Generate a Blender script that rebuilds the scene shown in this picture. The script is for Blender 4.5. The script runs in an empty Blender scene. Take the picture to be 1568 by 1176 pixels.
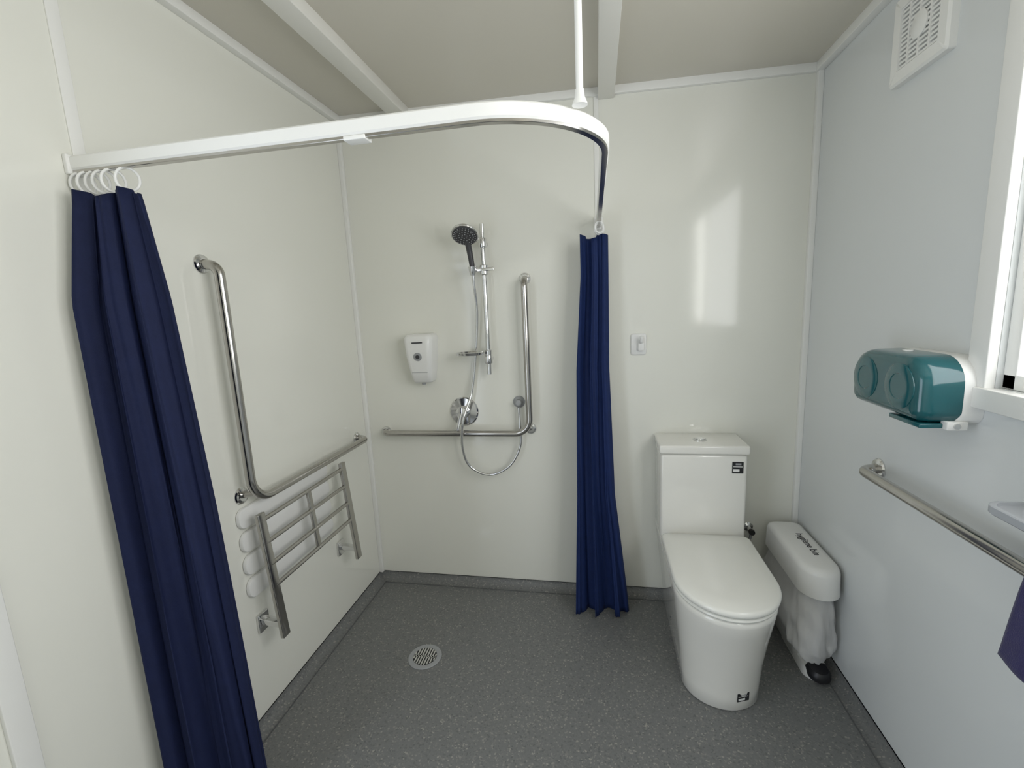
import bpy, bmesh, math, random
from mathutils import Vector, Matrix
random.seed(4)
S = bpy.context.scene
COL = S.collection
XL, XR, YB, YF, ZC = -1.24, 0.91, 2.23, -1.1, 2.44   # room extents (m)

# ------------------------------------------------------------------ materials
def mat(name, col, rough=0.5, metal=0.0, coat=0.0, spec=0.5, alpha=1.0, noise=0.0, nscale=8, bump=0.0, bscale=60, sheen=0.0):
    m = bpy.data.materials.new(name); m.use_nodes = True
    nt = m.node_tree; b = nt.nodes['Principled BSDF']
    b.inputs['Base Color'].default_value = (*col, 1)
    b.inputs['Roughness'].default_value = rough
    b.inputs['Metallic'].default_value = metal
    b.inputs['Coat Weight'].default_value = coat
    b.inputs['Coat Roughness'].default_value = 0.05
    b.inputs['Specular IOR Level'].default_value = spec
    b.inputs['Alpha'].default_value = alpha
    b.inputs['Sheen Weight'].default_value = sheen
    tc = nt.nodes.new('ShaderNodeTexCoord')
    if noise > 0:
        n = nt.nodes.new('ShaderNodeTexNoise'); n.inputs['Scale'].default_value = nscale
        nt.links.new(tc.outputs['Object'], n.inputs['Vector'])
        mx = nt.nodes.new('ShaderNodeMix'); mx.data_type = 'RGBA'
        mx.inputs[6].default_value = (*[c*(1-noise) for c in col], 1)
        mx.inputs[7].default_value = (*[min(1, c*(1+noise)) for c in col], 1)
        nt.links.new(n.outputs['Fac'], mx.inputs[0]); nt.links.new(mx.outputs[2], b.inputs['Base Color'])
    if bump > 0:
        n2 = nt.nodes.new('ShaderNodeTexNoise'); n2.inputs['Scale'].default_value = bscale
        nt.links.new(tc.outputs['Object'], n2.inputs['Vector'])
        bp = nt.nodes.new('ShaderNodeBump'); bp.inputs['Strength'].default_value = bump; bp.inputs['Distance'].default_value = 0.002
        nt.links.new(n2.outputs['Fac'], bp.inputs['Height']); nt.links.new(bp.outputs[0], b.inputs['Normal'])
    return m

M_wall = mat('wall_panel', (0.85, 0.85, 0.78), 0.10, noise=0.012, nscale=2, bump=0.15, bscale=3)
M_wallR = mat('wall_panel_sky_tint', (0.74, 0.765, 0.765), 0.10, noise=0.012, nscale=2, bump=0.15, bscale=3)  # cool sky light on the right wall is put into its base colour
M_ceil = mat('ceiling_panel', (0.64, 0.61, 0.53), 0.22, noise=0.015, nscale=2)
M_trim = mat('white_pvc_trim', (0.91, 0.91, 0.88), 0.3, noise=0.01)
M_porc = mat('porcelain', (0.88, 0.87, 0.82), 0.08, coat=0.5, noise=0.01)
M_seat = mat('toilet_seat_plastic', (0.88, 0.88, 0.83), 0.12, noise=0.01)
M_plast = mat('white_plastic', (0.88, 0.88, 0.86), 0.25, noise=0.01)
M_chrome = mat('chrome', (0.72, 0.72, 0.72), 0.10, metal=1.0, noise=0.02)
M_steel = mat('brushed_steel', (0.48, 0.465, 0.44), 0.18, metal=1.0, noise=0.05, nscale=40)
M_dark = mat('dark_grey', (0.05, 0.05, 0.055), 0.35, noise=0.1)
M_black = mat('black_rubber', (0.015, 0.015, 0.018), 0.4, noise=0.1)
M_grey = mat('grey_plastic', (0.35, 0.36, 0.37), 0.35, noise=0.03)
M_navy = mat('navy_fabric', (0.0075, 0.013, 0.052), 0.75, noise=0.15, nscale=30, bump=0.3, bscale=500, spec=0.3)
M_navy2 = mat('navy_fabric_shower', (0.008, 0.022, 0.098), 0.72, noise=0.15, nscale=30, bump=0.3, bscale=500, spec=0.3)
M_towel = mat('purple_towelling', (0.030, 0.026, 0.105), 0.9, noise=0.2, nscale=60, bump=0.8, bscale=400, sheen=0.15)
M_teal = mat('teal_plastic', (0.011, 0.095, 0.11), 0.12, coat=0.4, noise=0.05)
M_teal2 = mat('teal_plastic_light', (0.013, 0.105, 0.12), 0.15, coat=0.4, noise=0.05)
M_bag = mat('plastic_bag', (0.94, 0.94, 0.94), 0.18, alpha=0.6, noise=0.04, nscale=20, bump=1.0, bscale=25)

def floor_mat():
    m = bpy.data.materials.new('speckled_vinyl'); m.use_nodes = True
    nt = m.node_tree; b = nt.nodes['Principled BSDF']; N = nt.nodes.new; L = nt.links.new
    tc = N('ShaderNodeTexCoord')
    v = N('ShaderNodeTexVoronoi'); v.inputs['Scale'].default_value = 190; L(tc.outputs['Object'], v.inputs['Vector'])
    r = N('ShaderNodeValToRGB')
    e = r.color_ramp.elements
    e[0].position = 0.0; e[0].color = (0.125, 0.129, 0.130, 1)
    e[1].position = 1.0; e[1].color = (0.33, 0.32, 0.29, 1)
    for p, c in ((0.12, (0.168, 0.173, 0.173)), (0.80, (0.184, 0.189, 0.188)), (0.92, (0.215, 0.215, 0.205))):
        x = e.new(p); x.color = (*c, 1)
    sep = N('ShaderNodeSeparateColor'); L(v.outputs['Color'], sep.inputs[0]); L(sep.outputs[0], r.inputs[0])
    L(r.outputs[0], b.inputs['Base Color'])
    n2 = N('ShaderNodeTexNoise'); n2.inputs['Scale'].default_value = 220; L(tc.outputs['Object'], n2.inputs['Vector'])
    bp = N('ShaderNodeBump'); bp.inputs['Strength'].default_value = 0.25; bp.inputs['Distance'].default_value = 0.001
    L(n2.outputs[0], bp.inputs['Height']); L(bp.outputs[0], b.inputs['Normal'])
    b.inputs['Roughness'].default_value = 0.42
    return m
M_floor = floor_mat()
M_weld = mat('vinyl_weld', (0.12, 0.125, 0.13), 0.5, noise=0.05)

def glass_mat():
    m = bpy.data.materials.new('window_glass'); m.use_nodes = True
    nt = m.node_tree; nt.nodes.clear(); N = nt.nodes.new
    o = N('ShaderNodeOutputMaterial'); t = N('ShaderNodeBsdfTransparent'); g = N('ShaderNodeBsdfGlossy')
    g.inputs['Roughness'].default_value = 0.02; mx = N('ShaderNodeMixShader'); mx.inputs[0].default_value = 0.05
    nt.links.new(t.outputs[0], mx.inputs[1]); nt.links.new(g.outputs[0], mx.inputs[2])
    nt.links.new(mx.outputs[0], o.inputs[0]); return m
M_glass = glass_mat()

# ------------------------------------------------------------------ helpers
def empty(name, loc):
    e = bpy.data.objects.new(name, None); e.empty_display_size = 0.05; e.location = loc; COL.objects.link(e); return e

def add(name, me, m, parent=None, sharp=35):
    me.materials.append(m)
    for p in me.polygons: p.use_smooth = True
    me.set_sharp_from_angle(angle=math.radians(sharp))
    o = bpy.data.objects.new(name, me); COL.objects.link(o)
    if parent:
        o.parent = parent; o.matrix_parent_inverse = Matrix.Translation(parent.location).inverted()
    return o

def from_bm(name, bm, m, parent=None, sharp=35):
    bmesh.ops.recalc_face_normals(bm, faces=bm.faces)
    me = bpy.data.meshes.new(name); bm.to_mesh(me); bm.free()
    return add(name, me, m, parent, sharp)

def bm_box(bm, x0, x1, y0, y1, z0, z1, bev=0, seg=3):
    r = bmesh.ops.create_cube(bm, size=1)
    vs = r['verts']
    for v in vs:
        v.co = Vector(((x0+x1)/2+v.co.x*(x1-x0), (y0+y1)/2+v.co.y*(y1-y0), (z0+z1)/2+v.co.z*(z1-z0)))
    if bev > 0:
        es = list({e for v in vs for e in v.link_edges})
        bmesh.ops.bevel(bm, geom=es, offset=bev, segments=seg, profile=0.5, affect='EDGES')

def box(name, x0, x1, y0, y1, z0, z1, m, parent=None, bev=0, seg=3):
    bm = bmesh.new(); bm_box(bm, x0, x1, y0, y1, z0, z1, bev, seg)
    return from_bm(name, bm, m, parent)

def boxes(name, lst, m, parent=None, bev=0):
    bm = bmesh.new()
    for b in lst: bm_box(bm, *b, bev)
    return from_bm(name, bm, m, parent)

def bar(name, p0, p1, w, d, m, parent=None, side=(0, 1, 0), bev=0.003):
    p0, p1 = Vector(p0), Vector(p1); a = (p1-p0); L = a.length; a.normalize()
    s = Vector(side); s = (s - a*s.dot(a)).normalized(); t = a.cross(s)
    bm = bmesh.new(); bm_box(bm, -w/2, w/2, -d/2, d/2, 0, L, bev)
    for v in bm.verts: v.co = p0 + s*v.co.x + t*v.co.y + a*v.co.z
    return from_bm(name, bm, m, parent)

def fillet(pts, r, n=10):
    pts = [Vector(p) for p in pts]; out = [pts[0]]
    for i in range(1, len(pts)-1):
        a, b, c = pts[i-1], pts[i], pts[i+1]
        u = (a-b); w = (c-b); rr = min(r, u.length*0.49, w.length*0.49)
        p, q = b+u.normalized()*rr, b+w.normalized()*rr
        k = 0.55
        c1, c2 = p.lerp(b, k), q.lerp(b, k)
        for j in range(n+1):
            t = j/n
            out.append(p*(1-t)**3+c1*3*t*(1-t)**2+c2*3*t*t*(1-t)+q*t**3)
    out.append(pts[-1]); return out

def spline(pts, n=10):
    P = [Vector(p) for p in pts]; P = [P[0]*2-P[1]]+P+[P[-1]*2-P[-2]]; out = []
    for i in range(1, len(P)-2):
        for j in range(n):
            t = j/n; a, b, c, d = P[i-1], P[i], P[i+1], P[i+2]
            out.append(0.5*((2*b)+(c-a)*t+(2*a-5*b+4*c-d)*t*t+(3*b-a-3*c+d)*t**3))
    out.append(P[-2]); return out

def tube(name, pts, r, m, parent=None, seg=20, closed=False, rf=None):
    pts = [Vector(p) for p in pts]; n = len(pts); V = []; F = []
    tan = []
    for i in range(n):
        if closed: t = pts[(i+1) % n]-pts[i-1]
        else: t = pts[min(i+1, n-1)]-pts[max(i-1, 0)]
        tan.append(t.normalized())
    u = tan[0].orthogonal().normalized()
    for i in range(n):
        u = (u-tan[i]*u.dot(tan[i])).normalized(); w = tan[i].cross(u)
        ri = rf(i/(n-1)) if rf else r
        for k in range(seg):
            a = 2*math.pi*k/seg; V.append(pts[i]+(u*math.cos(a)+w*math.sin(a))*ri)
    for i in range(n if closed else n-1):
        j = (i+1) % n
        for k in range(seg):
            k2 = (k+1) % seg; F.append((i*seg+k, i*seg+k2, j*seg+k2, j*seg+k))
    if not closed:
        F.append(tuple(range(seg))[::-1]); F.append(tuple((n-1)*seg+k for k in range(seg)))
    me = bpy.data.meshes.new(name); me.from_pydata([tuple(v) for v in V], [], F); me.update()
    return add(name, me, m, parent, 50)

def lathe(name, prof, org, axis, m, parent=None, seg=40, sx=1.0):
    a = Vector(axis).normalized(); u = a.orthogonal().normalized(); w = a.cross(u); o = Vector(org)
    V = []; F = []
    for (r, t) in prof:
        for k in range(seg):
            an = 2*math.pi*k/seg; V.append(o+a*t+(u*math.cos(an)+w*math.sin(an))*max(r, 1e-4))
    for i in range(len(prof)-1):
        for k in range(seg):
            k2 = (k+1) % seg; F.append((i*seg+k, i*seg+k2, (i+1)*seg+k2, (i+1)*seg+k))
    F.append(tuple(range(seg))[::-1]); F.append(tuple((len(prof)-1)*seg+k for k in range(seg)))
    bm = bmesh.new(); me = bpy.data.meshes.new(name); me.from_pydata([tuple(v) for v in V], [], F); bm.from_mesh(me)
    bpy.data.meshes.remove(me)
    return from_bm(name, bm, m, parent, 30)

def loft(name, rings, m, parent=None, cap=True, sharp=40):
    n = len(rings[0]); V = [tuple(p) for r in rings for p in r]; F = []
    for i in range(len(rings)-1):
        for k in range(n):
            k2 = (k+1) % n; F.append((i*n+k, i*n+k2, (i+1)*n+k2, (i+1)*n+k))
    if cap:
        F.append(tuple(range(n))[::-1]); F.append(tuple((len(rings)-1)*n+k for k in range(n)))
    me = bpy.data.meshes.new(name); me.from_pydata(V, [], F); bm = bmesh.new(); bm.from_mesh(me); bpy.data.meshes.remove(me)
    return from_bm(name, bm, m, parent, sharp)

def dshape(cx, yb, yf, w, z, rb=0.02, ry=None, n=28):
    """D-shaped outline: rounded back corners at yb, elliptical front at yf (towards -y)."""
    ry = ry or w*1.15; P = []
    for k in range(n+1):
        a = math.pi*k/n; P.append((cx+w*math.cos(a), yf+ry-ry*math.sin(a)*1.0, z))
    for k in range(7):
        a = math.pi-(math.pi/2)*k/6
        P.append((cx-w+rb+rb*math.cos(a), yb-rb+rb*math.sin(a), z))
    for k in range(7):
        a = math.pi/2-(math.pi/2)*k/6
        P.append((cx+w-rb+rb*math.cos(a), yb-rb+rb*math.sin(a), z))
    return P

def rrect(c, u, v, hu, hv, r, n=8):
    """rounded rectangle in plane (u,v) centred c"""
    c, u, v = Vector(c), Vector(u), Vector(v); P = []
    rs = r if isinstance(r, (list, tuple)) else [r]*4
    for i, (su, sv, a0) in enumerate(((1, 1, 0), (-1, 1, 90), (-1, -1, 180), (1, -1, 270))):
        rr = rs[i]
        for k in range(n+1):
            a = math.radians(a0+90*k/n)
            P.append(c+u*(su*(hu-rr)+rr*math.cos(a))+v*(sv*(hv-rr)+rr*math.sin(a)))
    return P

# ------------------------------------------------------------------ room shell
T = 0.1
def ceil_z(x): return 2.445+(x-XL)*(2.405-2.445)/(XR-XL)
box('floor', XL-T, XR+T, YF-T, YB+T, -0.1, 0.0, M_floor)
bm = bmesh.new(); bm_box(bm, XL-T, XR+T, YF-T, YB+T, 0, 0.1)
for v in bm.verts: v.co.z += ceil_z(v.co.x)
from_bm('ceiling', bm, M_ceil)
box('wall_back', XL-T, XR+T, YB, YB+T, 0, 2.5, M_wall)
DY0, DY1, DZ = -0.42, 0.50, 2.05
boxes('wall_left', [(XL-T, XL, DY1, YB, 0, 2.5), (XL-T, XL, YF, DY0, 0, 2.5), (XL-T, XL, DY0, DY1, DZ, 2.5)], M_wall)
box('wall_front', XL-T, XR+T, YF-T, YF, 0, 2.5, M_wall)
WY0, WY1, WZ0, WZ1 = -0.27, 1.235, 1.255, 2.25
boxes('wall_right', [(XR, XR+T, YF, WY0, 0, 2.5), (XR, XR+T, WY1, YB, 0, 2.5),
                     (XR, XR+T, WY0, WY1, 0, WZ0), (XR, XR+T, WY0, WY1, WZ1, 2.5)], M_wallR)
# window
w = empty('window_1', (XR, 0.5, 1.75))
c = 0.058; xo = XR-0.022
boxes('casing', [(xo, XR, WY1, WY1+c, WZ0-0.045, WZ1+c), (xo, XR, WY0-c, WY0, WZ0-0.045, WZ1+c),
                 (xo, XR, WY0, WY1, WZ1, WZ1+c), (xo-0.008, XR, WY0-c, WY1+c, WZ0-0.05, WZ0)], M_trim, w, 0.003)
f = 0.035
boxes('sash_frame', [(XR+0.012, XR+0.036, WY1-f, WY1, WZ0, WZ1), (XR+0.012, XR+0.036, WY0, WY0+f, WZ0, WZ1),
                     (XR+0.012, XR+0.036, WY0, WY1, WZ1-f, WZ1), (XR+0.012, XR+0.036, WY0, WY1, WZ0, WZ0+f),
                     (XR+0.012, XR+0.036, 0.14, 0.20, WZ0, WZ1)], M_trim, w, 0.003)
box('glass', XR+0.022, XR+0.026, WY0+f, WY1-f, WZ0+f, WZ1-f, M_glass, w)
# unseen doorway, added as the opening for the fill light
dr = empty('added_doorway_1', (XL, DY1, 0))
boxes('jamb', [(XL-T, XL+0.008, DY1-0.018, DY1+0.002, 0, DZ), (XL-T, XL+0.008, DY0-0.002, DY0+0.018, 0, DZ), (XL-T, XL+0.008, DY0, DY1, DZ-0.018, DZ+0.002)], M_trim, dr, 0.002)

# coved skirting (vinyl turned up the wall)
def cove(name, along, pos, a0, a1, sgn, r=0.042):
    prof = [(0, 0), (r, 0.001)]+[(r-r*math.sin(math.pi/2*k/8), r-r*math.cos(math.pi/2*k/8)+0.001) for k in range(1, 9)]+[(0.004, r+0.001), (0, r+0.001)]
    R = []
    for a in (a0, a1):
        R.append([(pos+sgn*p[0], a, p[1]) if along == 'y' else (a, pos+sgn*p[0], p[1]) for p in prof])
    return loft(name, R, M_floor)
cove('baseboard_back', 'x', YB, XL, XR, -1)
cove('baseboard_left', 'y', XL, DY1, YB, 1)
cove('baseboard_right', 'y', XR, YF, YB, -1)
boxes('floor_weld_seam', [(XL+0.044, XR-0.044, YB-0.048, YB-0.044, -0.001, 0.0012), (XL+0.044, XL+0.048, DY1, YB-0.044, -0.001, 0.0012),
                   (XR-0.048, XR-0.044, YF, YB-0.044, -0.001, 0.0012)], M_weld)
# trims
e = 0.004
box('trim_1', XL, XL+0.02, YB-0.02, YB, 0.04, 2.44, M_trim, bev=0.002)
box('trim_2', XR-0.022, XR, YB-0.022, YB, 0.04, 2.40, M_trim, bev=0.002)
box('trim_3', -0.002, 0.020, YB-e, YB, 0.04, 2.42, M_trim, bev=0.001)
box('trim_4', XL, XL+e, 0.972, 1.002, 0.04, 2.44, M_trim, bev=0.001)
box('trim_5', XL, XL+0.012, 0.615, 0.66, 0.04, 2.44, M_trim, bev=0.002)
def ctrim(name, x0, x1, y0, y1, h=0.032):
    bm = bmesh.new(); bm_box(bm, x0, x1, y0, y1, -h, 0.002, 0.002)
    for v in bm.verts: v.co.z += ceil_z(v.co.x)
    from_bm(name, bm, M_trim)
ctrim('trim_6', XL+0.02, XR-0.02, YB-0.02, YB)
ctrim('trim_7', XL, XL+0.03, YF, YB-0.02)
ctrim('trim_8', XR-0.03, XR, YF, YB-0.02)
M_beam = mat('ceiling_beam_paint', (0.84, 0.83, 0.78), 0.35, noise=0.01)
for nm, a, b in (('ceiling_beam', -0.935, -0.855), ('ceiling_beam', 0.018, 0.088)):
    bm = bmesh.new(); bm_box(bm, a, b, YF, YB-0.001, -0.045, 0.002, 0.003)
    for v in bm.verts: v.co.z += ceil_z(v.co.x)
    from_bm(nm, bm, M_beam)

# ------------------------------------------------------------------ floor drain
d = empty('floor_drain', (-0.764, 1.673, 0))
lathe('rim', [(0.073, 0), (0.073, 0.002), (0.070, 0.004), (0.052, 0.003), (0.052, 0.0)], (-0.764, 1.673, 0.0005), (0, 0, 1), M_grey, d)
lathe('sump', [(0.052, 0), (0.052, 0.0015)], (-0.764, 1.673, 0.001), (0, 0, 1), M_black, d)
L = []
for i in range(-4, 5):
    x = i*0.0115; hl = math.sqrt(max(0, 0.05**2-x*x))
    if hl > 0.008: L.append((-0.764+x-0.0032, -0.764+x+0.0032, 1.673-hl, 1.673+hl, 0.002, 0.0045))
L.append((-0.764-0.048, -0.764+0.048, 1.67, 1.676, 0.002, 0.0045))
boxes('grate', L, M_chrome, d)

# ------------------------------------------------------------------ shower curtain rail
yr, xr, R, zt, zb = 0.965, 0.025, 0.27, 1.896, 1.860
path = [(XL, yr), (xr-R, yr)]+[(xr-R+R*math.sin(math.pi/2*k/20), yr+R-R*math.cos(math.pi/2*k/20)) for k in range(1, 21)]+[(xr-0.012, YB)]
def rail_sweep(name, half, z0, z1, m, par):
    rings = []
    for i, p in enumerate(path):
        a = Vector(path[max(i-1, 0)]); b = Vector(path[min(i+1, len(path)-1)]); t = (b-a).normalized(); nrm = Vector((t.y, -t.x))
        P = Vector(p); b_ = 0.004 if z1-z0 > 0.02 else 0.001
        dz = -0.022*max(0, (P.y-1.25)/(YB-1.25))
        prof = [(-half, z0+b_), (-half+b_, z0), (half-b_, z0), (half, z0+b_), (half, z1-b_), (half-b_, z1), (-half+b_, z1), (-half, z1-b_)]
        rings.append([(P.x+nrm.x*q, P.y+nrm.y*q, z+dz) for q, z in prof])
    return loft(name, rings, m, par, sharp=30)
cr = empty('shower_curtain_rail', (xr-R, yr, zt))
rail_sweep('track', 0.011, zb+0.004, zt, M_trim, cr)
rail_sweep('track_channel', 0.008, zb-0.003, zb+0.004, M_steel, cr)
hx, hy = -0.028, 1.025
tube('ceiling_hanger', [(hx, hy, zt+0.002), (hx, hy, ceil_z(hx))], 0.0075, M_trim, cr)
lathe('hanger_foot', [(0.016, 0), (0.015, 0.004), (0.010, 0.016), (0.0085, 0.03)], (hx, hy, zt-0.004), (0, 0, 1), M_trim, cr)
box('wall_bracket', XL, XL+0.012, yr-0.018, yr+0.018, zb-0.006, zt+0.004, M_trim, cr, 0.003)
box('wall_bracket_end', xr-0.032, xr+0.010, YB-0.012, YB, zb-0.034, zt-0.012, M_trim, cr, 0.003)
box('track_joiner', -0.52, -0.47, yr-0.010, yr+0.022, zb-0.006, zb+0.003, M_trim, cr, 0.002)

# ------------------------------------------------------------------ curtains
def interp(tab, h):
    for i in range(len(tab)-1):
        a, b = tab[i], tab[i+1]
        if h >= b[0]:
            t = (h-b[0])/(a[0]-b[0]); t = max(0, min(1, t)); return [b[j]+(a[j]-b[j])*t for j in range(1, len(a))]
    return tab[-1][1:]
def curtain(name, tab, folds, m, ztop, zbot, ns=260, nh=60, ph=0.0, xlim=None, ylim=None):
    V = []; F = []
    for j in range(nh+1):
        h = ztop+(zbot-ztop)*j/nh
        x0, y0, x1, y1, A = interp(tab, h)
        dx, dy = x1-x0, y1-y0; l = math.hypot(dx, dy); tx, ty = dx/l, dy/l; nx, ny = ty, -tx
        for i in range(ns+1):
            s = i/ns; a = 2*math.pi*folds*s+ph
            wob = 0.5*math.sin(1.7*h+3*s)
            off = A*(math.sin(a+wob)*(0.75+0.25*math.sin(5.1*s+ph))+0.22*math.sin(2.37*a+1.3*h+1)+0.06*math.sin(7.3*a+2.1*h))
            lat = 0.35*A*math.sin(2*a+0.8+wob)
            z = h+(0.010*math.sin(a*0.5+1) if j == 0 else 0)+(0.012*math.sin(3*s+2) if j > nh-2 else 0)
            x = x0+dx*s+nx*off+tx*lat; y = y0+dy*s+ny*off+ty*lat
            if xlim: x = max(x, xlim)
            if ylim: y = min(y, ylim)
            V.append((x, y, z))
    for j in range(nh):
        for i in range(ns):
            a = j*(ns+1)+i; F.append((a, a+1, a+ns+2, a+ns+1))
    me = bpy.data.meshes.new(name); me.from_pydata(V, [], F); me.update()
    o = add('cloth', me, m, None, 180)
    md = o.modifiers.new('thickness', 'SOLIDIFY'); md.thickness = 0.0012
    return o
def attach(o, par):
    o.parent = par; o.matrix_parent_inverse = Matrix.Translation(par.location).inverted()
def ring(par, x, y, z, r, ang):
    P = [(x+r*math.cos(a)*math.cos(ang), y+r*math.cos(a)*math.sin(ang), z+r*1.15*math.sin(a)) for a in [2*math.pi*k/24 for k in range(24)]]
    tube('curtain_ring', P, 0.0032, M_plast, par, seg=10, closed=True)

c1 = empty('shower_curtain', (-1.1, 0.95, 1.80))
tabL = [(1.80, -1.205, 0.935, -1.025, 0.945, 0.014), (1.55, -1.218, 0.895, -1.010, 0.965, 0.020),
        (1.0, -1.210, 0.885, -0.998, 0.985, 0.024), (0.03, -1.205, 0.875, -0.985, 1.01, 0.030)]
attach(curtain('c', tabL, 3.3, M_navy, 1.80, 0.04, xlim=XL+0.006), c1)
for i, x in enumerate((-1.215, -1.195, -1.172, -1.15, -1.125, -1.085)):
    ring(c1, x, yr, 1.832, 0.023, 0.9+0.25*math.sin(i*2.1))
c2 = empty('shower_curtain', (0.0, 2.1, 1.80))
tabR = [(1.785, -0.074, 2.115, 0.052, 2.13, 0.016), (1.62, -0.072, 2.11, 0.050, 2.125, 0.022), (1.2, -0.098, 2.095, 0.046, 2.12, 0.030),
        (0.6, -0.105, 2.07, 0.062, 2.10, 0.040), (0.02, -0.122, 2.045, 0.122, 2.075, 0.066)]
attach(curtain('c', tabR, 2.6, M_navy2, 1.785, 0.02, ph=0.6, ylim=YB-0.012), c2)
for i, y in enumerate((2.08, 2.105, 2.13, 2.155, 2.18)):
    ring(c2, xr-0.01, y, 1.816, 0.021, 0.5+0.3*math.sin(i*2.1))

# ------------------------------------------------------------------ grab rails
def flange(par, p, n, r=0.038):
    lathe('flange', [(r, 0.0), (r, 0.004), (r*0.9, 0.009), (r*0.5, 0.012), (0.018, 0.014)], p, n, M_chrome, par)
xo = XL+0.062
g = empty('grab_rail', (XL, 1.305, 1.67))
tube('bar', fillet([(XL+0.002, 1.30, 1.675), (xo, 1.30, 1.665), (xo, 1.305, 0.868), (xo, 2.10, 0.862), (XL+0.002, 2.115, 0.862)], 0.085, 14), 0.016, M_steel, g, 24)
for p in ((XL, 1.30, 1.675), (XL, 2.112, 0.862), (XL, 1.318, 0.885)): flange(g, p, (1, 0, 0), 0.030)
tube('corner_stub', [(XL+0.002, 1.318, 0.885), (xo-0.005, 1.33, 0.893)], 0.010, M_steel, g)
yo = YB-0.062
g = empty('grab_rail', (-0.335, YB, 1.62))
tube('bar', fillet([(-0.338, YB-0.002, 1.628), (-0.335, yo, 1.615), (-0.335, yo, 0.874), (-1.105, yo, 0.872), (-1.125, YB-0.002, 0.866)], 0.075, 14), 0.016, M_steel, g, 24)
for p in ((-0.338, YB, 1.628), (-1.125, YB, 0.866), (-0.338, YB, 0.885)): flange(g, p, (0, -1, 0), 0.028)
tube('corner_stub', [(-0.338, YB-0.002, 0.885), (-0.35, yo+0.004, 0.895)], 0.010, M_steel, g)
xo = XR-0.062
g = empty('grab_rail', (XR, 1.635, 0.912))
tube('bar', fillet([(XR-0.002, 1.635, 0.912), (xo, 1.62, 0.912), (xo, 0.72, 0.925), (XR-0.002, 0.705, 0.925)], 0.05, 12), 0.016, M_steel, g, 24)
for p in ((XR, 1.635, 0.912), (XR, 0.705, 0.925)): flange(g, p, (-1, 0, 0), 0.034)

# ------------------------------------------------------------------ heated towel rail
h = empty('towel_rail', (XL, 1.58, 0.6))
xt, xb = XL+0.068, XL+0.105
def px(z): return xb+(xt-xb)*(z-0.35)/(0.82-0.35)
Y0, Y1 = 1.315, 1.845
for nm, y in (('post_near', Y0), ('post_far', Y1)):
    bar(nm, (px(0.35), y, 0.35), (px(0.822), y, 0.822), 0.036, 0.016, M_steel, h)
bar('post_middle', (px(0.54), 1.585, 0.54), (px(0.80), 1.585, 0.80), 0.024, 0.012, M_steel, h)
for i, z in enumerate((0.795, 0.712, 0.63, 0.548)):
    tube('rung', [(px(z), Y0, z), (px(z), Y1, z)], 0.0085, M_steel, h)
for y in (Y0, Y1):
    box('mount_plate', XL, XL+0.012, y-0.012, y+0.040, 0.355, 0.425, M_chrome, h, 0.003)
    bar('mount_arm', (XL+0.008, y+0.014, 0.395), (xb-0.005, y+0.006, 0.395), 0.030, 0.022, M_chrome, h)
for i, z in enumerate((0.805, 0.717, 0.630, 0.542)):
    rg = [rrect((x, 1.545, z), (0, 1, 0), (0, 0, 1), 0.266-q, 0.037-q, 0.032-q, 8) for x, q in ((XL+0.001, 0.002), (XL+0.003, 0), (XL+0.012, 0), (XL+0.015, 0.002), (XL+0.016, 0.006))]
    loft('reflection_slat', rg, M_plast, h)  # added white slats standing in for bright reflections on the wall behind the rail

# ------------------------------------------------------------------ shower set
s = empty('shower_set', (-0.525, YB, 1.5))
rx, ry = -0.525, YB-0.058
tube('slide_rod', [(rx, ry, 1.175), (rx, ry, 1.885)], 0.0115, M_chrome, s)
for z in (1.80, 1.25):
    tube('rod_bracket', [(rx, ry, z), (rx, YB, z)], 0.014, M_chrome, s)
    lathe('rod_collar', [(0.017, -0.022), (0.019, -0.018), (0.019, 0.018), (0.017, 0.022)], (rx, ry, z), (0, 0, 1), M_chrome, s)
lathe('slider', [(0.018, -0.024), (0.022, -0.02), (0.022, 0.02), (0.018, 0.024)], (rx, ry, 1.675), (0, 0, 1), M_chrome, s)
bar('slider_lever', (rx-0.065, ry-0.012, 1.675), (rx+0.052, ry-0.012, 1.678), 0.02, 0.016, M_chrome, s)
lathe('handset_cone', [(0.012, -0.02), (0.017, 0.0), (0.019, 0.02)], (rx-0.048, ry-0.03, 1.672), (0, -0.1, 1), M_chrome, s)
hc = Vector((-0.582, 2.075, 1.825)); nn = Vector((0.0, -0.574, -0.819))
tube('handset_handle', spline([(rx-0.046, ry-0.028, 1.655), (rx-0.048, ry-0.034, 1.70), (-0.578, 2.122, 1.77), (-0.582, 2.10, 1.825), (-0.582, 2.09, 1.842)]), 0.013, M_dark, s, rf=lambda t: 0.011+0.006*t)
lathe('handset_head', [(0.02, -0.032), (0.045, -0.024), (0.062, -0.008), (0.064, 0.0), (0.062, 0.004), (0.058, 0.005)], hc, nn, M_chrome, s)
lathe('handset_face', [(0.057, 0.004), (0.057, 0.006), (0.054, 0.008)], hc, nn, M_dark, s)
u = nn.orthogonal().normalized(); w_ = nn.cross(u)
bm = bmesh.new()
for rr, n in ((0.012, 6), (0.026, 12), (0.040, 18), (0.049, 24)):
    for k in range(n):
        a = 2*math.pi*k/n; p = hc+nn*0.008+(u*math.cos(a)+w_*math.sin(a))*rr
        bmesh.ops.create_icosphere(bm, subdivisions=1, radius=0.0027, matrix=Matrix.Translation(p))
from_bm('spray_nozzles', bm, M_grey, s)
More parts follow.
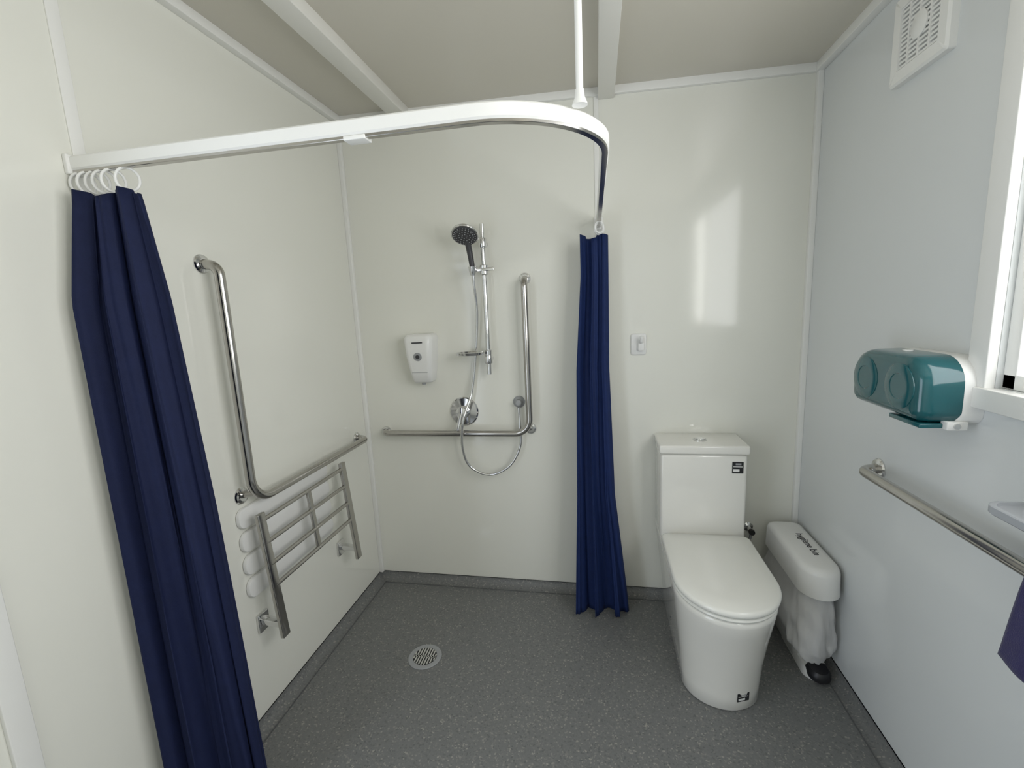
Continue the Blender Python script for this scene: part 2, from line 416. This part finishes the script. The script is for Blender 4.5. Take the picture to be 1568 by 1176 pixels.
hose = spline([(rx-0.047, ry-0.028, 1.655), (rx-0.047, ry-0.018, 1.60), (-0.574, 2.185, 1.473), (-0.598, 2.20, 1.27), (-0.628, 2.195, 1.084), (-0.665, 2.14, 0.95), (-0.682, 2.15, 0.81), (-0.655, 2.17, 0.70),
               (-0.557, 2.18, 0.652), (-0.45, 2.18, 0.70), (-0.392, 2.19, 0.80), (-0.388, 2.19, 0.90), (-0.391, 2.195, 1.0)], 12)
tube('hose', hose, 0.0068, M_chrome, s, 12)
lathe('hose_outlet', [(0.030, 0), (0.030, 0.006), (0.024, 0.012), (0.016, 0.016), (0.016, 0.04), (0.010, 0.044)], (-0.393, YB, 1.024), (0, -1, 0), M_grey, s)
dc = Vector((-0.612, ry-0.012, 1.283))
rings = [[(dc.x+(0.072+q)*math.cos(a), dc.y-0.012+(0.05+q)*math.sin(a), dc.z+z) for a in [2*math.pi*k/40 for k in range(40)]] for q, z in ((-0.03, -0.012), (-0.006, -0.008), (0, 0.004), (-0.004, 0.005), (-0.01, -0.002), (-0.034, -0.006))]
loft('soap_dish', rings, M_chrome, s)
lathe('dish_clip', [(0.015, -0.014), (0.018, -0.012), (0.018, 0.012), (0.015, 0.014)], (rx, ry, 1.282), (0, 0, 1), M_chrome, s)
mc = (-0.684, YB, 0.975)
lathe('mixer_plate', [(0.076, 0), (0.076, 0.004), (0.070, 0.010), (0.034, 0.013), (0.033, 0.04), (0.030, 0.055), (0.015, 0.060)], mc, (0, -1, 0), M_chrome, s)
bar('mixer_lever', (mc[0], YB-0.052, mc[2]+0.012), (mc[0]-0.02, YB-0.078, mc[2]-0.085), 0.018, 0.010, M_chrome, s, side=(1, 0, 0), bev=0.004)

# ------------------------------------------------------------------ soap dispenser
sd = empty('soap_dispenser', (-0.875, YB, 1.265))
cx = -0.872
rg = []
for z, hw, dp, r in ((1.140, 0.044, 0.070, 0.02), (1.148, 0.050, 0.082, 0.022), (1.20, 0.059, 0.096, 0.024), (1.28, 0.068, 0.108, 0.026), (1.35, 0.073, 0.112, 0.028), (1.370, 0.072, 0.108, 0.028), (1.382, 0.065, 0.098, 0.026), (1.386, 0.05, 0.08, 0.02)):
    rg.append(rrect((cx, YB-dp/2, z), (1, 0, 0), (0, 1, 0), hw, dp/2, [0.004, 0.004, r, r]))
loft('body', rg, M_plast, sd, sharp=50)
lathe('level_window', [(0.021, 0), (0.021, 0.003), (0.017, 0.004)], (cx, YB-0.1065, 1.275), (0, -1, -0.14), M_grey, sd)
lathe('window_lens', [(0.010, 0.003), (0.010, 0.006)], (cx, YB-0.1065, 1.275), (0, -1, -0.14), M_dark, sd)
box('label', cx-0.024, cx+0.030, YB-0.1145, YB-0.110, 1.342, 1.348, M_dark, sd)
box('button_seam', cx-0.040, cx+0.040, YB-0.0975, YB-0.09, 1.195, 1.1965, M_grey, sd)
lathe('nozzle', [(0.012, 0), (0.010, -0.014)], (cx, YB-0.05, 1.142), (0, 0, 1), M_grey, sd)

# robe hook
rh = empty('robe_hook', (0.192, YB, 1.296))
loft('plate', [rrect((0.190, YB-y, 1.296), (1, 0, 0), (0, 0, 1), 0.036-q, 0.050-q, 0.012-q*0.5) for y, q in ((0, 0), (0.006, 0), (0.010, 0.004))], M_plast, rh)
tube('hook', spline([(0.20, YB-0.008, 1.315), (0.20, YB-0.03, 1.31), (0.20, YB-0.042, 1.325), (0.20, YB-0.044, 1.335)]), 0.008, M_plast, rh)
loft('hook_base', [rrect((0.20, YB-y, 1.285), (1, 0, 0), (0, 0, 1), 0.014-q, 0.020-q, 0.008-q*0.5) for y, q in ((0.009, 0), (0.022, 0), (0.026, 0.004))], M_plast, rh)

# ------------------------------------------------------------------ toilet
t = empty('toilet', (0.448, 1.85, 0)); cx = 0.448
rg = []
for z, w_, yf, ry_ in ((0.0, 0.136, 1.565, 0.13), (0.006, 0.139, 1.560, 0.13), (0.06, 0.141, 1.556, 0.135), (0.16, 0.150, 1.542, 0.15), (0.27, 0.163, 1.515, 0.17), (0.35, 0.172, 1.488, 0.19), (0.40, 0.177, 1.470, 0.205), (0.417, 0.177, 1.468, 0.205), (0.424, 0.172, 1.474, 0.20)):
    rg.append(dshape(cx, YB-0.006, yf, w_, z, 0.012, ry_))
loft('pan', rg, M_porc, t, sharp=60)
def slab(name, z0, z1, w_, yb, yf, m, dome=0.0, r=0.008):
    rg = []
    for z, q in ((z0, r), (z0+r*0.4, r*0.3), (z0+r, 0), (z1-r, 0), (z1-r*0.4, r*0.3), (z1, r)):
        rg.append(dshape(cx, yb-q, yf+q, w_-q, z, 0.03, 0.21-q))
    for k in (0.75, 0.5, 0.25, 0.08):
        P = rg[5]; ccy = (yb+yf)/2
        rg.append([(cx+(p[0]-cx)*k, ccy+(p[1]-ccy)*k, z1+dome*(1-k*k)) for p in P])
    loft(name, rg, m, t, sharp=60)
slab('seat', 0.426, 0.443, 0.179, 1.985, 1.462, M_seat)
slab('lid', 0.445, 0.472, 0.183, 1.995, 1.456, M_seat, 0.004, 0.010)
box('seat_hinge', cx-0.15, cx+0.15, 1.985, 2.03, 0.42, 0.452, M_seat, t, 0.008)
box('cistern', cx-0.180, cx+0.180, 2.030, 2.224, 0.425, 0.822, M_porc, t, 0.014, 5)
box('cistern_lid', cx-0.187, cx+0.187, 2.020, 2.225, 0.825, 0.865, M_porc, t, 0.009, 4)
lathe('flush_button', [(0.030, 0), (0.030, 0.004), (0.026, 0.006), (0.024, 0.004), (0.022, 0.009), (0.010, 0.010)], (cx, 2.115, 0.8645), (0, 0, 1), M_chrome, t)
def sticker(nm, c0, u, v, n, hu, hv):
    c0, u, v, n = map(Vector, (c0, u, v, n))
    def q(name, a0, a1, b0, b1, off, m):
        P = [c0+u*a+v*b+n*off for a, b in ((a0, b0), (a1, b0), (a1, b1), (a0, b1))]
        P2 = [p+n*0.0004 for p in P]
        loft(name, [P, P2], m, t)
    q(nm+'_label', -hu, hu, -hv, hv, 0, M_black)
    q(nm+'_band', -hu*0.8, hu*0.3, -hv*0.75, -hv*0.25, 0.0004, M_plast)
    q(nm+'_band_thin', -hu*0.8, hu*0.8, hv*0.1, hv*0.22, 0.0004, M_plast)
    q(nm+'_fan', -hu*0.4, hu*0.6, hv*0.45, hv*0.75, 0.0004, M_grey)
sticker('rating', (cx+0.140, 2.0297, 0.766), (1, 0, 0), (0, 0, 1), (0, -1, 0), 0.023, 0.026)
sticker('care', (cx+0.052, 1.5655, 0.062), (0.93, 0.36, 0), (0, -0.07, 0.998), (0.36, -0.93, -0.05), 0.024, 0.018)
lathe('floor_fixing_cap', [(0.010, 0), (0.010, 0.002), (0.006, 0.004)], (cx-0.1415, 1.95, 0.08), (-1, 0, 0), M_chrome, t)
tv = empty('toilet_inlet_valve', (0.70, YB, 0.42))
lathe('escutcheon', [(0.022, 0), (0.022, 0.004), (0.010, 0.010), (0.009, 0.05)], (0.70, YB, 0.40), (0, -1, 0), M_chrome, tv)
lathe('tap_handle', [(0.012, 0), (0.014, 0.01), (0.012, 0.022)], (0.70, YB-0.048, 0.40), (0, -1, 0), M_black, tv)
tube('braided_hose', spline([(0.70, YB-0.035, 0.40), (0.70, YB-0.04, 0.36), (0.675, YB-0.05, 0.35), (0.65, YB-0.06, 0.38), (0.635, YB-0.06, 0.43), (0.622, YB-0.06, 0.45)]), 0.006, M_grey, tv, 10)

# ------------------------------------------------------------------ sanitary bin
b = empty('sanitary_bin', (0.830, 1.95, 0)); bx = 0.830
rg = [dshape(bx, 2.14-q, 1.825+q, 0.050-q, z, 0.02, 0.06) for z, q in ((0.0, 0.006), (0.01, 0.0), (0.12, -0.002), (0.37, -0.006))]
loft('body', rg, M_plast, b, sharp=50)
rg = [dshape(bx, 2.18-q, 1.735+q, 0.075-q, z, 0.03, 0.085) for z, q in ((0.350, 0.006), (0.353, 0.0), (0.44, 0.003), (0.456, 0.008), (0.463, 0.018), (0.466, 0.032))]
loft('lid', rg, M_plast, b, sharp=50)
rg = []
for j in range(41):
    f_ = j/40; z = 0.356-0.275*f_
    fl = math.sin(min(1, f_*1.3)*math.pi*0.5)
    base = dshape(bx-0.012*fl, 2.165, 1.772-0.034*fl, 0.060+0.026*fl, z, 0.03, 0.085)
    P = []
    for k, p in enumerate(base):
        r_ = (0.004*math.sin(k*0.9+3*f_)+0.004*math.sin(k*0.37-7*f_)+0.003*math.sin(k*2.1+11*f_)+0.003*math.sin(k*0.5+17*f_))*(0.6+f_)
        tk = max(0, f_-0.84)/0.16
        sc = 1.0-0.28*tk*tk
        x = bx+(p[0]-bx)*sc*(1+r_*9); y = 1.97+(p[1]-1.97)*(1+r_*3.5)*(1-0.06*tk)
        P.append((min(x, XR-0.004), y, z+0.016*math.sin(k*0.31)*f_))
    rg.append(P)
loft('bag', rg, M_bag, b, cap=False, sharp=180)
rg = [dshape(bx, 2.0, 1.745+q, 0.048-q, z, 0.01, 0.05) for z, q in ((0.0005, 0.0), (0.02, 0.0), (0.035, 0.006), (0.04, 0.02))]
loft('foot', rg, M_plast, b, sharp=40)
rg = [dshape(bx+0.002, 1.79, 1.718+q, 0.040-q, z, 0.008, 0.04) for z, q in ((0.012, 0.003), (0.018, 0.0), (0.036, 0.0), (0.048, 0.008))]
loft('pedal', rg, M_black, b, sharp=40)
cu = bpy.data.curves.new('lid_text', 'FONT'); cu.body = 'hygiene bin'; cu.size = 0.040; cu.extrude = 0.0004; cu.align_x = 'CENTER'; cu.align_y = 'CENTER'; cu.offset = 0.0003
to = bpy.data.objects.new('lid_text', cu); COL.objects.link(to); to.data.materials.append(M_black)
to.location = (bx+0.018, 1.955, 0.4665); to.rotation_euler = (0, 0, math.radians(-90)); attach(to, b)

# ------------------------------------------------------------------ toilet roll dispenser
p = empty('toilet_roll_dispenser', (XR, 1.415, 1.24))
cy, cz = 1.414, 1.240
def yz(x, hu, hv, r, dz=0.0, dy=0.0): return rrect((x, cy+dy, cz+dz), (0, 1, 0), (0, 0, 1), hu, hv, r)
rs = [0.070, 0.070, 0.03, 0.03]
loft('back_housing', [yz(XR-0.0005, 0.158, 0.084, rs), yz(XR-0.045, 0.158, 0.084, rs), yz(XR-0.051, 0.153, 0.080, [0.066, 0.066, 0.026, 0.026])], M_plast, p)
def rsq(q): return [max(0.01, 0.072-q), max(0.01, 0.072-q), max(0.008, 0.035-q), max(0.008, 0.035-q)]
loft('front_cover', [yz(XR-x, 0.158-q, 0.083-q, rsq(q), 0.003) for x, q in ((0.046, 0.0), (0.10, 0.001), (0.118, 0.004), (0.130, 0.011), (0.137, 0.022), (0.139, 0.032))], M_teal, p, sharp=60)
for y in (cy-0.076, cy+0.076):
    lathe('roll_boss', [(0.060, -0.004), (0.060, 0.001), (0.056, 0.003), (0.034, 0.0035), (0.032, 0.002), (0.0, 0.002)], (XR-0.139, y, cz+0.004), (-1, 0, 0), M_teal2, p, 48)
box('tear_bar', XR-0.125, XR-0.03, cy-0.145, cy-0.02, cz-0.092, cz-0.080, M_teal2, p, 0.003)
box('catch', XR-0.075, XR-0.03, cy-0.160, cy-0.135, cz-0.094, cz-0.072, M_plast, p, 0.003)
lathe('lock', [(0.007, 0), (0.007, 0.004)], (XR-0.055, cy-0.160, cz-0.083), (0, -1, 0), M_chrome, p)
lathe('top_lock', [(0.012, 0), (0.012, 0.003)], (XR-0.075, cy+0.01, cz+0.086), (0, 0, 1), M_plast, p)

# ------------------------------------------------------------------ exhaust fan
ex = empty('exhaust_fan', (XR, 1.60, 2.212))
ey, ez = 1.597, 2.214
def yze(x, h_, r): return rrect((x, ey, ez), (0, 1, 0), (0, 0, 1), h_, h_, r)
loft('frame', [yze(XR-x, h_, r) for x, h_, r in ((0.0, 0.120, 0.006), (0.018, 0.120, 0.006), (0.024, 0.114, 0.005), (0.024, 0.084, 0.003), (0.010, 0.082, 0.003))], M_trim, ex)
box('recess', XR-0.012, XR-0.010, ey-0.082, ey+0.082, ez-0.082, ez+0.082, M_grey, ex)
boxes('louvres', [(XR-0.020, XR-0.011, ey-0.082, ey+0.082, ez-0.080+i*0.0123, ez-0.080+i*0.0123+0.0062) for i in range(14)], M_trim, ex)
boxes('louvre_dividers', [(XR-0.022, XR-0.011, ey+q-0.003, ey+q+0.003, ez-0.082, ez+0.082) for q in (-0.045, 0, 0.045)], M_trim, ex)
lathe('motor_cover', [(0.034, 0), (0.034, 0.004), (0.030, 0.006)], (XR-0.0195, ey, ez), (-1, 0, 0), M_trim, ex)

# ------------------------------------------------------------------ shelf and towel
sh = empty('wall_shelf', (XR, 0.85, 1.05))
loft('shelf_tray', [rrect((0.845, 0.81, z), (1, 0, 0), (0, 1, 0), 0.064-q, 0.25-q, [0.004, 0.03, 0.03, 0.004]) for z, q in ((1.030, 0.004), (1.034, 0.0), (1.048, 0.0), (1.050, 0.002), (1.050, 0.008), (1.044, 0.010))], mat('shelf_grey', (0.42, 0.44, 0.47), 0.25, noise=0.02), sh)
box('shelf_bracket', 0.895, XR, 0.56, 1.04, 1.015, 1.055, M_grey, sh, 0.003)
tw = empty('towel', (xo, 0.86, 0.93))
V = []; F = []; ny, nt_ = 40, 40
prof = []
rr = 0.020
for k in range(nt_+1):
    f_ = k/nt_
    if f_ < 0.45: prof.append((-rr-0.022*(1-f_/0.45)**0.8, 0.735+(0.92-0.735)*f_/0.45))
    elif f_ < 0.6:
        a = math.pi*(1-(f_-0.45)/0.15); prof.append((rr*math.cos(a), 0.922+rr*math.sin(a)))
    else: prof.append((rr, 0.92-(0.15)*(f_-0.6)/0.4))
for i in range(ny+1):
    y = 0.74+0.258*i/ny
    for (dx, z) in prof:
        k = max(0, (0.92-z)/0.19)
        V.append((xo+dx+(0.005*math.sin(y*45)-0.004 if dx < 0 else 0.0)*k, y+0.006*k*(i/ny), z+(0.004*math.sin(y*20) if z < 0.75 else 0)))
for i in range(ny):
    for k in range(nt_):
        a = i*(nt_+1)+k; F.append((a, a+1, a+nt_+2, a+nt_+1))
me = bpy.data.meshes.new('towel_cloth'); me.from_pydata(V, [], F); me.update()
o = add('towel_cloth', me, M_towel, tw, 180); md = o.modifiers.new('t', 'SOLIDIFY'); md.thickness = 0.004; md.offset = 0

# ------------------------------------------------------------------ lights
def area(name, loc, rot, sx, sy, power, col):
    l = bpy.data.lights.new(name, 'AREA'); l.shape = 'RECTANGLE'; l.size = sx; l.size_y = sy; l.energy = power; l.color = col
    o = bpy.data.objects.new(name, l); o.location = loc; o.rotation_euler = rot; COL.objects.link(o); return o
zc = (WZ0+WZ1)/2
area('window_daylight_clear_pane', (XR+0.045, (WY0+0.17)/2, zc), (0, math.radians(90), 0), 0.99, 0.17-WY0, 14, (1.0, 0.98, 0.93))
area('window_daylight_screened_pane', (XR+0.045, (WY1+0.17)/2, zc), (0, math.radians(90), 0), 0.99, WY1-0.17, 14, (1.0, 0.98, 0.93))
area('doorway_fill_light', (XL-0.07, (DY0+DY1)/2, DZ/2), (0, math.radians(-90), 0), DZ-0.04, DY1-DY0-0.04, 13, (0.90, 0.95, 1.0))  # fill light added out of view; brightens the room and cools the right wall
W = bpy.data.worlds.new('World'); S.world = W; W.use_nodes = True
W.node_tree.nodes['Background'].inputs[0].default_value = (0.62, 0.75, 1.0, 1); W.node_tree.nodes['Background'].inputs[1].default_value = 1.0

# ------------------------------------------------------------------ camera
cam = bpy.data.cameras.new('camera'); co = bpy.data.objects.new('camera', cam); COL.objects.link(co)
cam.sensor_fit = 'HORIZONTAL'; cam.sensor_width = 36; cam.lens = 36*700/1568; cam.clip_start = 0.02
bk = Vector((0.1851, -0.969, 0.1632)).normalized(); rt = Vector((0.9826, 0.18, -0.0459)); rt = (rt-bk*rt.dot(bk)).normalized(); up = bk.cross(rt)
Mx = Matrix((rt, up, bk)).transposed().to_4x4(); Mx.translation = Vector((0, 0, 1.49)); co.matrix_world = Mx
S.camera = co
S.view_settings.view_transform = 'Standard'
S.view_settings.look = 'None'
S.view_settings.exposure = 0.0
